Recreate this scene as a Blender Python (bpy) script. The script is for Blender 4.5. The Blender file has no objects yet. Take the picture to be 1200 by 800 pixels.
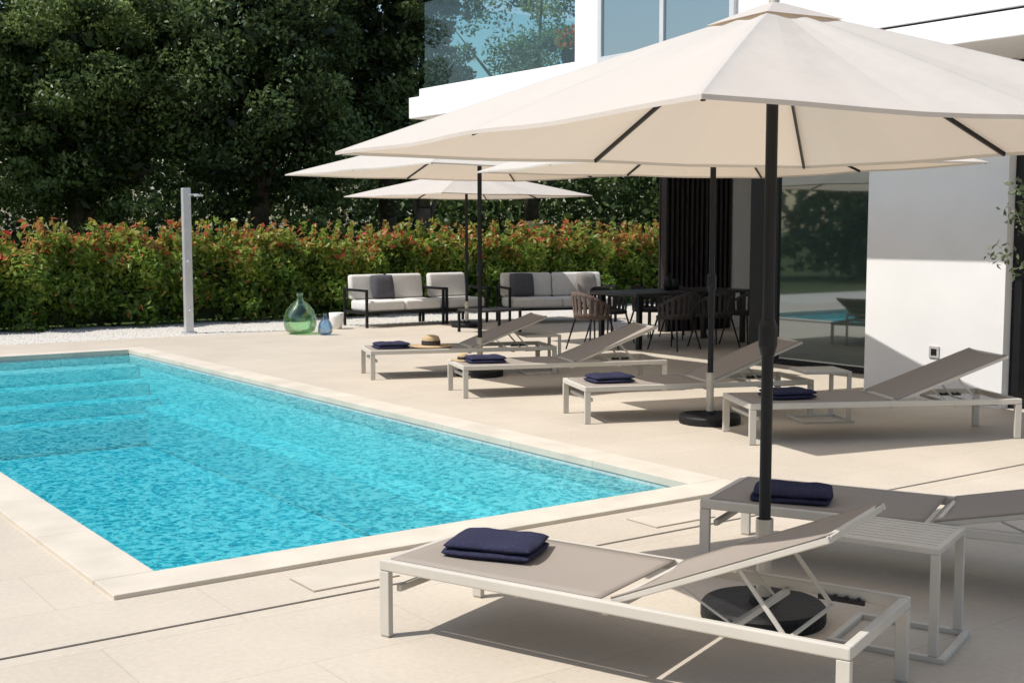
import bpy, math, random
import numpy as np
from mathutils import Vector, Matrix
random.seed(7); rng = np.random.default_rng(11)
S = bpy.context.scene
COL = S.collection
S.view_settings.view_transform = 'Standard'
S.view_settings.look = 'None'
S.view_settings.exposure = 0
R = math.radians
SITE = (1.50, 7.55, 0.0); SITE_ROT = R(35.5)
def site(u, v, z=0.0):
    return (1.5 + .8141*u - .5807*v, 7.55 + .5807*u + .8141*v, z)

# ------------------------------------------------------------ materials
def newmat(name):
    m = bpy.data.materials.new(name); m.use_nodes = True
    nt = m.node_tree; nt.nodes.clear()
    out = nt.nodes.new('ShaderNodeOutputMaterial')
    return m, nt, out
def N(nt, t, **kw):
    n = nt.nodes.new(t)
    for k, v in kw.items():
        if k in n.inputs: n.inputs[k].default_value = v
        else: setattr(n, k, v)
    return n
def c4(c): return (c[0], c[1], c[2], 1)
def basic(name, col, rough=.6, var=.12, scale=8, bump=.0, bscale=60, metal=0, spec=.5, fine=0):
    m, nt, out = newmat(name)
    p = N(nt, 'ShaderNodeBsdfPrincipled'); p.inputs['Roughness'].default_value = rough
    p.inputs['Metallic'].default_value = metal; p.inputs['Specular IOR Level'].default_value = spec
    tc = N(nt, 'ShaderNodeTexCoord')
    no = N(nt, 'ShaderNodeTexNoise', Scale=scale, Detail=6.0)
    nt.links.new(tc.outputs['Object'], no.inputs['Vector'])
    r = N(nt, 'ShaderNodeValToRGB')
    r.color_ramp.elements[0].position = .3; r.color_ramp.elements[1].position = .7
    r.color_ramp.elements[0].color = c4([x*(1-var) for x in col]); r.color_ramp.elements[1].color = c4([min(1, x*(1+var)) for x in col])
    nt.links.new(no.outputs['Fac'], r.inputs['Fac'])
    nt.links.new(r.outputs['Color'], p.inputs['Base Color'])
    if bump:
        n2 = N(nt, 'ShaderNodeTexNoise', Scale=bscale, Detail=4.0)
        nt.links.new(tc.outputs['Object'], n2.inputs['Vector'])
        b = N(nt, 'ShaderNodeBump', Strength=bump, Distance=.01)
        nt.links.new(n2.outputs['Fac'], b.inputs['Height']); nt.links.new(b.outputs['Normal'], p.inputs['Normal'])
    nt.links.new(p.outputs['BSDF'], out.inputs['Surface'])
    return m
M_frame = basic('frame_paint', (.55, .515, .45), .42, .05, 5, .05, 200)
M_black = basic('black_metal', (.012, .012, .014), .4, .2, 10, spec=.3)
M_base = basic('black_base', (.010, .010, .011), .6, .3, 12, .3, 40, spec=.3)
M_steel = basic('sleeve_metal', (.55, .5, .42), .35, .1, 10, metal=.3)
M_white = basic('white_render', (.78, .77, .755), .85, .05, 1.2, .12, 90)
M_towel = basic('navy_terry', (.040, .041, .080), .95, .22, 90, .9, 260, spec=.1)
M_cush = basic('cushion_fabric', (.66, .64, .60), .9, .05, 6, .3, 300, spec=.2)
M_pillow_d = basic('grey_pillow', (.09, .09, .10), .9, .1, 10, .3, 300, spec=.2)
M_pillow_l = basic('taupe_pillow', (.30, .27, .24), .9, .1, 10, .3, 300, spec=.2)
M_straw = basic('straw', (.5, .36, .2), .8, .25, 60, .6, 200)
M_ribbon = basic('hat_ribbon', (.03, .025, .025), .7, .1)
M_bark = basic('bark', (.08, .06, .04), .9, .4, 6, .8, 25)
M_alu = basic('brushed_aluminium', (.66, .67, .68), .32, .06, 10, metal=.5)
M_pot = basic('white_ceramic', (.78, .76, .72), .4, .04)
M_darkwood = basic('dark_slats', (.022, .016, .016), .5, .3, 14)
M_table = basic('table_top', (.04, .035, .035), .35, .3, 10)
M_rope = basic('rope_weave', (.05, .043, .042), .8, .3, 60, .8, 90)
M_rope2 = basic('rope_weave_brown', (.12, .085, .07), .8, .3, 60, .8, 90)
M_lid = basic('stone_lid', (.53, .47, .385), .75, .06, 4, .15, 80)
M_lidgap = basic('lid_gap', (.30, .25, .19), .9, .2, 20)
M_joint = basic('dark_joint', (.10, .085, .07), .9, .3, 20)

def leafmat(name, stops, trans=.35):
    m, nt, out = newmat(name)
    a = N(nt, 'ShaderNodeAttribute'); a.attribute_name = 'tone'
    r = N(nt, 'ShaderNodeValToRGB')
    el = r.color_ramp.elements
    while len(el) < len(stops): el.new(.5)
    for e, (p, c) in zip(el, stops): e.position = p; e.color = c4(c)
    nt.links.new(a.outputs['Fac'], r.inputs['Fac'])
    p = N(nt, 'ShaderNodeBsdfPrincipled'); p.inputs['Roughness'].default_value = .42; p.inputs['Specular IOR Level'].default_value = .4
    t = N(nt, 'ShaderNodeBsdfTranslucent')
    mx = N(nt, 'ShaderNodeMixShader'); mx.inputs[0].default_value = trans
    nt.links.new(r.outputs['Color'], p.inputs['Base Color']); nt.links.new(r.outputs['Color'], t.inputs['Color'])
    nt.links.new(p.outputs[0], mx.inputs[1]); nt.links.new(t.outputs[0], mx.inputs[2]); nt.links.new(mx.outputs[0], out.inputs['Surface'])
    return m
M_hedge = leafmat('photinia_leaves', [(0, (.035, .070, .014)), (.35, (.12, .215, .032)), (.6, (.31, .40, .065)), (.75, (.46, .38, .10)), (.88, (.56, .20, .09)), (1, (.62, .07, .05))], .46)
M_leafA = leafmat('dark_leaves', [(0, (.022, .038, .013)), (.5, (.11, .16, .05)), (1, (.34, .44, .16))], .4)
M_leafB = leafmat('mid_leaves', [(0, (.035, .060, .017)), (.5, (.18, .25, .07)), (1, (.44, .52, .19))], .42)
M_olive = leafmat('olive_leaves', [(0, (.08, .11, .05)), (1, (.2, .24, .14))], .2)

def cloth():
    m, nt, out = newmat('canopy_cloth')
    tc = N(nt, 'ShaderNodeTexCoord')
    no = N(nt, 'ShaderNodeTexNoise', Scale=1.5, Detail=4.0)
    nt.links.new(tc.outputs['Object'], no.inputs['Vector'])
    r = N(nt, 'ShaderNodeValToRGB')
    r.color_ramp.elements[0].color = (.66, .63, .59, 1); r.color_ramp.elements[1].color = (.72, .69, .65, 1)
    nt.links.new(no.outputs['Fac'], r.inputs['Fac'])
    n2 = N(nt, 'ShaderNodeTexNoise', Scale=3.0, Detail=3.0)
    nt.links.new(tc.outputs['Object'], n2.inputs['Vector'])
    b = N(nt, 'ShaderNodeBump', Strength=.4, Distance=.05)
    nt.links.new(n2.outputs['Fac'], b.inputs['Height'])
    d = N(nt, 'ShaderNodeBsdfDiffuse'); t = N(nt, 'ShaderNodeBsdfTranslucent')
    t.inputs['Color'].default_value = (.68, .53, .385, 1)
    nt.links.new(r.outputs['Color'], d.inputs['Color'])
    nt.links.new(b.outputs['Normal'], d.inputs['Normal'])
    mx = N(nt, 'ShaderNodeMixShader'); mx.inputs[0].default_value = .38
    nt.links.new(d.outputs[0], mx.inputs[1]); nt.links.new(t.outputs[0], mx.inputs[2]); nt.links.new(mx.outputs[0], out.inputs['Surface'])
    return m
M_cloth = cloth()

def sling():
    m, nt, out = newmat('sling_textile')
    tc = N(nt, 'ShaderNodeTexCoord')
    p = N(nt, 'ShaderNodeBsdfPrincipled'); p.inputs['Roughness'].default_value = .75
    w = N(nt, 'ShaderNodeTexWave', Scale=45.0, Distortion=.4); w.bands_direction = 'X'
    nt.links.new(tc.outputs['Object'], w.inputs['Vector'])
    w2 = N(nt, 'ShaderNodeTexWave', Scale=45.0, Distortion=.4); w2.bands_direction = 'Y'
    nt.links.new(tc.outputs['Object'], w2.inputs['Vector'])
    mu = N(nt, 'ShaderNodeMath', operation='MULTIPLY')
    nt.links.new(w.outputs['Fac'], mu.inputs[0]); nt.links.new(w2.outputs['Fac'], mu.inputs[1])
    r = N(nt, 'ShaderNodeValToRGB')
    r.color_ramp.elements[0].color = (.26, .22, .185, 1); r.color_ramp.elements[1].color = (.40, .355, .305, 1)
    nt.links.new(mu.outputs[0], r.inputs['Fac']); nt.links.new(r.outputs['Color'], p.inputs['Base Color'])
    b = N(nt, 'ShaderNodeBump', Strength=.25, Distance=.002)
    nt.links.new(mu.outputs[0], b.inputs['Height']); nt.links.new(b.outputs['Normal'], p.inputs['Normal'])
    nt.links.new(p.outputs[0], out.inputs['Surface'])
    return m
M_sling = sling()

def paving():
    m, nt, out = newmat('stone_paving')
    tc = N(nt, 'ShaderNodeTexCoord')
    p = N(nt, 'ShaderNodeBsdfPrincipled'); p.inputs['Roughness'].default_value = .72; p.inputs['Specular IOR Level'].default_value = .3
    br = N(nt, 'ShaderNodeTexBrick', Scale=1.0)
    br.inputs['Mortar Size'].default_value = .0025; br.inputs['Mortar Smooth'].default_value = .1
    br.inputs['Brick Width'].default_value = 1.2; br.inputs['Row Height'].default_value = .6; br.inputs['Bias'].default_value = 0
    br.inputs['Color1'].default_value = (.515, .45, .365, 1); br.inputs['Color2'].default_value = (.54, .475, .387, 1)
    br.inputs['Mortar'].default_value = (.43, .375, .295, 1)
    nt.links.new(tc.outputs['Object'], br.inputs['Vector'])
    n1 = N(nt, 'ShaderNodeTexNoise', Scale=.9, Detail=8.0, Roughness=.6)
    nt.links.new(tc.outputs['Object'], n1.inputs['Vector'])
    n2 = N(nt, 'ShaderNodeTexNoise', Scale=38.0, Detail=5.0)
    nt.links.new(tc.outputs['Object'], n2.inputs['Vector'])
    mr = N(nt, 'ShaderNodeMapRange'); mr.inputs['To Min'].default_value = .90; mr.inputs['To Max'].default_value = 1.06
    mr.inputs['From Min'].default_value = .3; mr.inputs['From Max'].default_value = .7
    nt.links.new(n1.outputs['Fac'], mr.inputs['Value'])
    mr2 = N(nt, 'ShaderNodeMapRange'); mr2.inputs['To Min'].default_value = .94; mr2.inputs['To Max'].default_value = 1.04
    mr2.inputs['From Min'].default_value = .3; mr2.inputs['From Max'].default_value = .7
    nt.links.new(n2.outputs['Fac'], mr2.inputs['Value'])
    mm = N(nt, 'ShaderNodeMath', operation='MULTIPLY')
    nt.links.new(mr.outputs[0], mm.inputs[0]); nt.links.new(mr2.outputs[0], mm.inputs[1])
    vm = N(nt, 'ShaderNodeVectorMath', operation='SCALE')
    nt.links.new(br.outputs['Color'], vm.inputs[0]); nt.links.new(mm.outputs[0], vm.inputs['Scale'])
    nt.links.new(vm.outputs[0], p.inputs['Base Color'])
    b = N(nt, 'ShaderNodeBump', Strength=.12, Distance=.004)
    nt.links.new(n2.outputs['Fac'], b.inputs['Height']); nt.links.new(b.outputs['Normal'], p.inputs['Normal'])
    nt.links.new(p.outputs[0], out.inputs['Surface'])
    return m
M_pave = paving()
M_coping = basic('coping_stone', (.58, .52, .43), .7, .10, 3, .15, 70, spec=.3)

def gravelmat():
    m, nt, out = newmat('white_gravel')
    tc = N(nt, 'ShaderNodeTexCoord')
    p = N(nt, 'ShaderNodeBsdfPrincipled'); p.inputs['Roughness'].default_value = .85
    v = N(nt, 'ShaderNodeTexVoronoi', Scale=60.0)
    nt.links.new(tc.outputs['Object'], v.inputs['Vector'])
    r = N(nt, 'ShaderNodeValToRGB')
    r.color_ramp.elements[0].color = (.72, .68, .61, 1); r.color_ramp.elements[1].color = (.48, .45, .40, 1)
    r.color_ramp.elements[1].position = .8
    nt.links.new(v.outputs['Distance'], r.inputs['Fac']); nt.links.new(r.outputs['Color'], p.inputs['Base Color'])
    b = N(nt, 'ShaderNodeBump', Strength=.5, Distance=.006); b.invert = True
    nt.links.new(v.outputs['Distance'], b.inputs['Height']); nt.links.new(b.outputs['Normal'], p.inputs['Normal'])
    nt.links.new(p.outputs[0], out.inputs['Surface'])
    return m
M_gravel = gravelmat()
M_stone = basic('pebble', (.72, .68, .61), .8, .1, 8)
M_grass = basic('rough_grass', (.05, .07, .02), .95, .5, 3, .8, 20, spec=.1)

def poolmat():
    m, nt, out = newmat('pool_mosaic')
    tc = N(nt, 'ShaderNodeTexCoord')
    p = N(nt, 'ShaderNodeBsdfPrincipled'); p.inputs['Roughness'].default_value = .4
    br = N(nt, 'ShaderNodeTexBrick', Scale=1.0)
    br.offset = 0
    br.inputs['Mortar Size'].default_value = .004; br.inputs['Brick Width'].default_value = .3; br.inputs['Row Height'].default_value = .3
    br.inputs['Color1'].default_value = (.62, .76, .76, 1); br.inputs['Color2'].default_value = (.65, .79, .79, 1); br.inputs['Mortar'].default_value = (.55, .68, .68, 1)
    nt.links.new(tc.outputs['Object'], br.inputs['Vector'])
    nt.links.new(br.outputs['Color'], p.inputs['Base Color'])
    nt.links.new(p.outputs[0], out.inputs['Surface'])
    return m
M_pool = poolmat()

def watermat():
    m, nt, out = newmat('pool_water')
    tc = N(nt, 'ShaderNodeTexCoord')
    warp = N(nt, 'ShaderNodeTexNoise', Scale=6.0, Detail=4.0)
    nt.links.new(tc.outputs['Object'], warp.inputs['Vector'])
    sc = N(nt, 'ShaderNodeVectorMath', operation='SCALE'); sc.inputs['Scale'].default_value = .25
    nt.links.new(warp.outputs['Color'], sc.inputs[0])
    ad = N(nt, 'ShaderNodeVectorMath', operation='ADD')
    nt.links.new(tc.outputs['Object'], ad.inputs[0]); nt.links.new(sc.outputs[0], ad.inputs[1])
    vo = N(nt, 'ShaderNodeTexVoronoi', Scale=20.0); vo.feature = 'F1'
    nt.links.new(ad.outputs[0], vo.inputs['Vector'])
    vo2 = N(nt, 'ShaderNodeTexVoronoi', Scale=41.0); vo2.feature = 'F1'
    nt.links.new(ad.outputs[0], vo2.inputs['Vector'])
    no = N(nt, 'ShaderNodeTexNoise', Scale=34.0, Detail=4.0, Roughness=.65, Distortion=.8)
    nt.links.new(tc.outputs['Object'], no.inputs['Vector'])
    big = N(nt, 'ShaderNodeTexNoise', Scale=2.2, Detail=3.0)
    nt.links.new(tc.outputs['Object'], big.inputs['Vector'])
    h0 = N(nt, 'ShaderNodeMath', operation='MULTIPLY_ADD'); h0.inputs[1].default_value = .5
    nt.links.new(vo2.outputs['Distance'], h0.inputs[0]); nt.links.new(vo.outputs['Distance'], h0.inputs[2])
    h1 = N(nt, 'ShaderNodeMath', operation='MULTIPLY_ADD'); h1.inputs[1].default_value = .8
    nt.links.new(no.outputs['Fac'], h1.inputs[0]); nt.links.new(h0.outputs[0], h1.inputs[2])
    h = N(nt, 'ShaderNodeMath', operation='MULTIPLY_ADD'); h.inputs[1].default_value = .30
    nt.links.new(big.outputs['Fac'], h.inputs[0]); nt.links.new(h1.outputs[0], h.inputs[2])
    mr = N(nt, 'ShaderNodeMapRange'); mr.inputs['From Min'].default_value = .70; mr.inputs['From Max'].default_value = 1.55
    nt.links.new(h.outputs[0], mr.inputs['Value'])
    r = N(nt, 'ShaderNodeValToRGB')  # caustic-like light pattern put into the transparent tint
    r.color_ramp.elements[0].position = .05; r.color_ramp.elements[0].color = (.40, .58, .62, 1)
    r.color_ramp.elements[1].position = .85; r.color_ramp.elements[1].color = (1, 1, 1, 1)
    nt.links.new(mr.outputs[0], r.inputs['Fac'])
    r2 = N(nt, 'ShaderNodeValToRGB')  # simulated caustics: bright and dark ripples painted into the diffuse water colour
    r2.color_ramp.elements[0].position = .12; r2.color_ramp.elements[0].color = (.0, .20, .30, 1)
    r2.color_ramp.elements[1].position = .88; r2.color_ramp.elements[1].color = (.25, .98, 1, 1)
    e_ = r2.color_ramp.elements.new(.55); e_.color = (.01, .50, .62, 1)
    nt.links.new(mr.outputs[0], r2.inputs['Fac'])
    tr = N(nt, 'ShaderNodeBsdfTransparent'); nt.links.new(r.outputs['Color'], tr.inputs['Color'])
    b = N(nt, 'ShaderNodeBump', Strength=.9, Distance=.026)
    nt.links.new(h.outputs[0], b.inputs['Height'])
    gl = N(nt, 'ShaderNodeBsdfGlossy'); gl.inputs['Roughness'].default_value = .08
    nt.links.new(b.outputs['Normal'], gl.inputs['Normal'])
    fr = N(nt, 'ShaderNodeFresnel', IOR=1.33); nt.links.new(b.outputs['Normal'], fr.inputs['Normal'])
    frm = N(nt, 'ShaderNodeMath', operation='MULTIPLY'); frm.inputs[1].default_value = .55
    nt.links.new(fr.outputs[0], frm.inputs[0])
    df = N(nt, 'ShaderNodeBsdfDiffuse'); nt.links.new(r2.outputs['Color'], df.inputs['Color']); nt.links.new(b.outputs['Normal'], df.inputs['Normal'])
    m1 = N(nt, 'ShaderNodeMixShader'); m1.inputs[0].default_value = .30
    nt.links.new(tr.outputs[0], m1.inputs[1]); nt.links.new(df.outputs[0], m1.inputs[2])
    m2 = N(nt, 'ShaderNodeMixShader')
    nt.links.new(frm.outputs[0], m2.inputs[0]); nt.links.new(m1.outputs[0], m2.inputs[1]); nt.links.new(gl.outputs[0], m2.inputs[2])
    nt.links.new(m2.outputs[0], out.inputs['Surface'])
    va = N(nt, 'ShaderNodeVolumeAbsorption'); va.inputs['Color'].default_value = (.0, .905, .955, 1); va.inputs['Density'].default_value = .9
    nt.links.new(va.outputs[0], out.inputs['Volume'])
    return m
M_water = watermat()

def glassmat(name, tint, refl=.12, rough=.01, mx_=.9):
    m, nt, out = newmat(name)
    tr = N(nt, 'ShaderNodeBsdfTransparent'); tr.inputs['Color'].default_value = c4(tint)
    gl = N(nt, 'ShaderNodeBsdfGlossy'); gl.inputs['Roughness'].default_value = rough
    lw = N(nt, 'ShaderNodeLayerWeight', Blend=.35)
    mr = N(nt, 'ShaderNodeMapRange'); mr.inputs['To Min'].default_value = refl; mr.inputs['To Max'].default_value = mx_
    nt.links.new(lw.outputs['Fresnel'], mr.inputs['Value'])
    mx = N(nt, 'ShaderNodeMixShader'); nt.links.new(mr.outputs[0], mx.inputs[0])
    nt.links.new(tr.outputs[0], mx.inputs[1]); nt.links.new(gl.outputs[0], mx.inputs[2]); nt.links.new(mx.outputs[0], out.inputs['Surface'])
    return m
M_balu = glassmat('balustrade_glass', (.82, .93, .94), .02, mx_=.13)
M_green = glassmat('green_bottle_glass', (.80, .95, .80), .05, mx_=.5)
M_blue = glassmat('blue_bottle_glass', (.72, .83, .93), .05, mx_=.5)
def winmat(name, col, mixf, rough=.015):
    m, nt, out = newmat(name)
    p = N(nt, 'ShaderNodeBsdfPrincipled'); p.inputs['Base Color'].default_value = c4(col); p.inputs['Roughness'].default_value = .08
    gl = N(nt, 'ShaderNodeBsdfGlossy'); gl.inputs['Roughness'].default_value = rough; gl.inputs['Color'].default_value = (.8, .88, .9, 1)
    mx = N(nt, 'ShaderNodeMixShader'); mx.inputs[0].default_value = mixf
    nt.links.new(p.outputs[0], mx.inputs[1]); nt.links.new(gl.outputs[0], mx.inputs[2]); nt.links.new(mx.outputs[0], out.inputs['Surface'])
    return m
M_win = winmat('window_glass', (.035, .055, .05), .26, .025)
M_winup = winmat('upper_window_glass', (.06, .11, .14), .35)

# ------------------------------------------------------------ mesh builder
class MB:
    def __init__(s): s.v = []; s.f = []
    def add(s, vs, fs):
        n = len(s.v); s.v += [tuple(p) for p in vs]; s.f += [tuple(i+n for i in f) for f in fs]; return s
    def rg(s, x0, x1, y0, y1, z0, z1):
        return s.add([(x0,y0,z0),(x1,y0,z0),(x1,y1,z0),(x0,y1,z0),(x0,y0,z1),(x1,y0,z1),(x1,y1,z1),(x0,y1,z1)],
                     [(0,3,2,1),(4,5,6,7),(0,1,5,4),(1,2,6,5),(2,3,7,6),(3,0,4,7)])
    def bar(s, p0, p1, w, h):
        p0, p1 = Vector(p0), Vector(p1); d = (p1-p0).normalized()
        up = Vector((0,0,1)) if abs(d.z) < .95 else Vector((1,0,0))
        a = d.cross(up).normalized()*w/2; b = a.cross(d).normalized()*h/2
        vs = [p+q for p in (p0, p1) for q in (-a-b, a-b, a+b, -a+b)]
        return s.add(vs, [(0,3,2,1),(4,5,6,7),(0,1,5,4),(1,2,6,5),(2,3,7,6),(3,0,4,7)])
    def cyl(s, p0, p1, r0, r1=None, n=14):
        if r1 is None: r1 = r0
        p0, p1 = Vector(p0), Vector(p1); d = (p1-p0).normalized()
        up = Vector((0,0,1)) if abs(d.z) < .95 else Vector((1,0,0))
        a = d.cross(up).normalized(); b = d.cross(a)
        vs = [p + (a*math.cos(2*math.pi*i/n) + b*math.sin(2*math.pi*i/n))*r for p, r in ((p0,r0),(p1,r1)) for i in range(n)]
        fs = [(i, (i+1) % n, n+(i+1) % n, n+i) for i in range(n)] + [tuple(range(n))[::-1], tuple(range(n, 2*n))]
        return s.add(vs, fs)
    def lathe(s, prof, n=28, c=(0,0,0)):
        vs = []; fs = []
        for r, z in prof:
            for i in range(n):
                t = 2*math.pi*i/n; vs.append((c[0]+r*math.cos(t), c[1]+r*math.sin(t), c[2]+z))
        for k in range(len(prof)-1):
            for i in range(n):
                j = (i+1) % n; fs.append((k*n+i, k*n+j, (k+1)*n+j, (k+1)*n+i))
        return s.add(vs, fs)
def mesh(name, mb, mat, smooth=False):
    me = bpy.data.meshes.new(name); me.from_pydata(mb.v, [], mb.f); me.update()
    me.materials.append(mat)
    if smooth:
        me.polygons.foreach_set('use_smooth', [True]*len(me.polygons))
    return me
def obj(name, mb, mat, parent=None, bevel=0, smooth=False, loc=None, rot=None, seg=2):
    me = mesh(name, mb, mat, smooth)
    o = bpy.data.objects.new(name, me); COL.objects.link(o)
    if parent: o.parent = parent
    if loc: o.location = loc
    if rot is not None: o.rotation_euler = (0, 0, rot)
    if bevel:
        b = o.modifiers.new('bevel', 'BEVEL'); b.width = bevel; b.segments = seg; b.limit_method = 'ANGLE'; b.angle_limit = R(40)
    return o
def empty(name, loc, rot=0):
    o = bpy.data.objects.new(name, None); o.empty_display_size = .2; COL.objects.link(o)
    o.location = loc; o.rotation_euler = (0, 0, rot); return o
def tag(o, label, cat, group=None):
    o['label'] = label; o['category'] = cat
    if group: o['group'] = group
    return o
def copy_thing(root, loc, rot):
    n = root.copy(); COL.objects.link(n); n.location = loc; n.rotation_euler = (0, 0, rot)
    for c in root.children:
        k = c.copy(); COL.objects.link(k); k.parent = n
        for g in c.children:
            kk = g.copy(); COL.objects.link(kk); kk.parent = k
    return n

# ------------------------------------------------------------ ground, paving, pool
def frame_sheet(mb, o0, o1, p0, p1, i0, i1, j0, j1, z):
    for (a, b, c, d) in ((o0, o1, p0, j0), (o0, o1, j1, p1), (o0, i0, j0, j1), (i1, o1, j0, j1)):
        n = len(mb.v); mb.v += [(a,c,z),(b,c,z),(b,d,z),(a,d,z)]; mb.f.append((n, n+1, n+2, n+3))
g = MB(); frame_sheet(g, -400, 400, -400, 600, -3.8, -.15, .15, 11.0, -.012)
o = obj('ground', g, M_grass, loc=SITE, rot=SITE_ROT); o['kind'] = 'structure'
g = MB(); frame_sheet(g, -14, 13, -14, 12.7, -3.8, -.15, .15, 11.0, 0)
o = obj('terrace_paving', g, M_pave, loc=SITE, rot=SITE_ROT); o['kind'] = 'structure'
g = MB(); g.add([(-14,12.7,-.004),(13,12.7,-.004),(13,15.6,-.004),(-14,15.6,-.004)], [(0,1,2,3)])
o = obj('gravel_bed', g, M_gravel, loc=SITE, rot=SITE_ROT); o['kind'] = 'structure'
pb = MB()
for i in range(6000):
    u = random.uniform(-4, 12); v = random.uniform(12.67, 14.8); s = random.uniform(.006, .013)
    z = s*.35
    vs = []
    for dx, dy, dz in ((1,0,0),(0,1,0),(-1,0,0),(0,-1,0),(0,0,.7),(0,0,-.7)):
        vs.append((u+dx*s*random.uniform(.7,1.2), v+dy*s*random.uniform(.7,1.2), z+dz*s))
    pb.add(vs, [(0,1,4),(1,2,4),(2,3,4),(3,0,4),(1,0,5),(2,1,5),(3,2,5),(0,3,5)])
o = obj('gravel_pebbles', pb, M_stone, loc=SITE, rot=SITE_ROT); o['kind'] = 'stuff'; tag(o, 'loose white pebbles along the foot of the hedge', 'gravel')

pool = empty('swimming_pool', SITE, SITE_ROT)
tag(pool, 'rectangular turquoise swimming pool with pale stone coping', 'swimming pool')
cp = MB()
def coping_run(a0, a1, b0, b1, along):
    L = (a1-a0) if along == 'u' else (b1-b0); n = max(1, round(L/1.0)); st = L/n
    for i in range(n):
        if along == 'u': cp.rg(a0+i*st+.001, a0+(i+1)*st-.001, b0, b1, -.030, .022)
        else: cp.rg(a0, a1, b0+i*st+.001, b0+(i+1)*st-.001, -.030, .022)
coping_run(-3.96, 0, 0, .28, 'u'); coping_run(-3.96, 0, 10.87, 11.15, 'u')
coping_run(-3.96, -3.68, .282, 10.868, 'v'); coping_run(-.28, 0, .282, 10.868, 'v')
obj('coping', cp, M_coping, pool, bevel=.003)
a0, a1, b0, b1, zf = -3.70, -.26, .26, 10.89, -1.00
bs = MB()
bs.add([(a0,b0,zf),(a1,b0,zf),(a1,b1,zf),(a0,b1,zf),(a0,b0,-.02),(a1,b0,-.02),(a1,b1,-.02),(a0,b1,-.02)],
       [(0,1,2,3),(0,4,5,1),(1,5,6,2),(2,6,7,3),(3,7,4,0)])
obj('basin', bs, M_pool, pool)
st = MB()
for i in range(4):
    v0 = 10.888 - .38*(i+1)
    st.rg(a0+.002, a1-.002, v0, v0+.378 if i else 10.888, zf+.002, -.15-.17*i)
obj('steps', st, M_pool, pool, bevel=.04, seg=4)
lg = MB(); lg.rg(a1-.34, a1-.002, b0+.002, 9.36, zf+.002, -.52); obj('bench_ledge', lg, M_pool, pool, bevel=.05, seg=4)
band = MB()
band.rg(a1-.014, a1-.002, b0+.02, b1-.02, -.15, -.032); band.rg(a0+.002, a0+.014, b0+.02, b1-.02, -.15, -.032)
band.rg(a0+.016, a1-.016, b0+.002, b0+.014, -.15, -.032); band.rg(a0+.016, a1-.016, b1-.014, b1-.002, -.15, -.032)
obj('waterline_tiles', band, basic('waterline_tile', (.46, .52, .51), .35, .15, 25), pool)
w = MB(); w.rg(-3.74, -.22, .22, 10.93, -1.6, -.055)
o = obj('water', w, M_water, loc=SITE, rot=SITE_ROT); o['kind'] = 'structure'
d = MB(); d.add([(-14,-.503,.004),(3.6,-.503,.004),(3.6,-.491,.004),(-14,-.491,.004)], [(0,1,2,3)])
o = obj('drain_slot', d, M_joint, loc=SITE, rot=SITE_ROT); o['kind'] = 'structure'
for (u, v) in ((-2.98, -.27), (-.95, -.27)):
    l = empty('skimmer_lid', site(u, v), SITE_ROT); tag(l, 'flush rectangular stone lid set in the paving beside the pool', 'skimmer lid', 'skimmer lids in the paving')
    k = MB(); k.rg(-.22, .22, -.125, .125, .001, .0035); obj('lid_gap', k, M_lidgap, l)
    k = MB(); k.rg(-.215, .215, -.120, .120, .001, .0065); obj('lid_plate', k, M_lid, l)

# ------------------------------------------------------------ house
house = empty('white_villa', SITE, SITE_ROT); tag(house, 'modern white villa with glass balcony beside the pool terrace', 'house')
w = MB()
w.rg(4.32, 9.4, 1.13, 2.64, 0, 3.07)
w.rg(5.58, 9.0, 2.643, 5.25, .002, 3.07)
w.rg(9.38, 9.7, 5.253, 9.3, 0, 3.07)
w.rg(8.95, 9.377, 8.95, 9.25, 0, 3.07)
w.rg(5.2, 9.4, -3, 1.127, 0, 3.07)
obj('ground_floor_wall', w, M_white, house)
w = MB()
w.rg(3.30, 9.7, -5, 5.98, 3.325, 6.8)
obj('upper_wall', w, M_white, house)
w = MB(); w.rg(3.36, 9.6, -4.95, 5.9, 3.282, 3.323); obj('shadow_gap', w, M_black, house)
w = MB(); w.rg(3.2, 9.75, 5.982, 9.49, 3.09, 3.37); w.rg(3.202, 9.748, -5, 5.98, 3.075, 3.28)
w.rg(3.31, 9.65, 5.983, 9.4, 3.372, 3.49)
obj('balcony_slab', w, M_white, house, bevel=.008)
for i in range(2):
    bal = MB(); v0 = 6.0 + i*1.66; bal.rg(3.34, 3.355, v0, v0+1.645, 3.495, 4.63)
    obj('glass_balustrade', bal, M_balu, house)
bal = MB(); bal.rg(3.36, 9.6, 9.31, 9.325, 3.495, 4.63); obj('glass_balustrade', bal, M_balu, house)
def window(name, u, v0, v1, z0, z1, gm, nm=1, fw=.06, fm=None):
    e = bpy.data.objects.new(name, None); COL.objects.link(e); e.parent = house
    f = MB()
    f.rg(u-.03, u+.03, v0, v0+fw, z0, z1); f.rg(u-.03, u+.03, v1-fw, v1, z0, z1)
    f.rg(u-.03, u+.03, v0+fw+.001, v1-fw-.001, z0, z0+fw); f.rg(u-.03, u+.03, v0+fw+.001, v1-fw-.001, z1-fw, z1)
    for i in range(1, nm+1):
        c = v0 + (v1-v0)*i/(nm+1); f.rg(u-.028, u+.028, c-fw*.5, c+fw*.5, z0+fw+.001, z1-fw-.001)
    obj('window_frame', f, fm or M_black, e)
    gb = MB(); gb.rg(u-.006, u+.006, v0+fw*.5, v1-fw*.5, z0+fw*.5, z1-fw*.5); obj('window_pane', gb, gm, e)
    return e
window('sliding_window', 5.5, 2.65, 4.9, .02, 2.7, M_win, 0, .05)
k = MB(); k.rg(5.44, 5.56, 4.93, 5.27, 0, 3.07); obj('corner_post', k, M_black, house)
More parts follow.
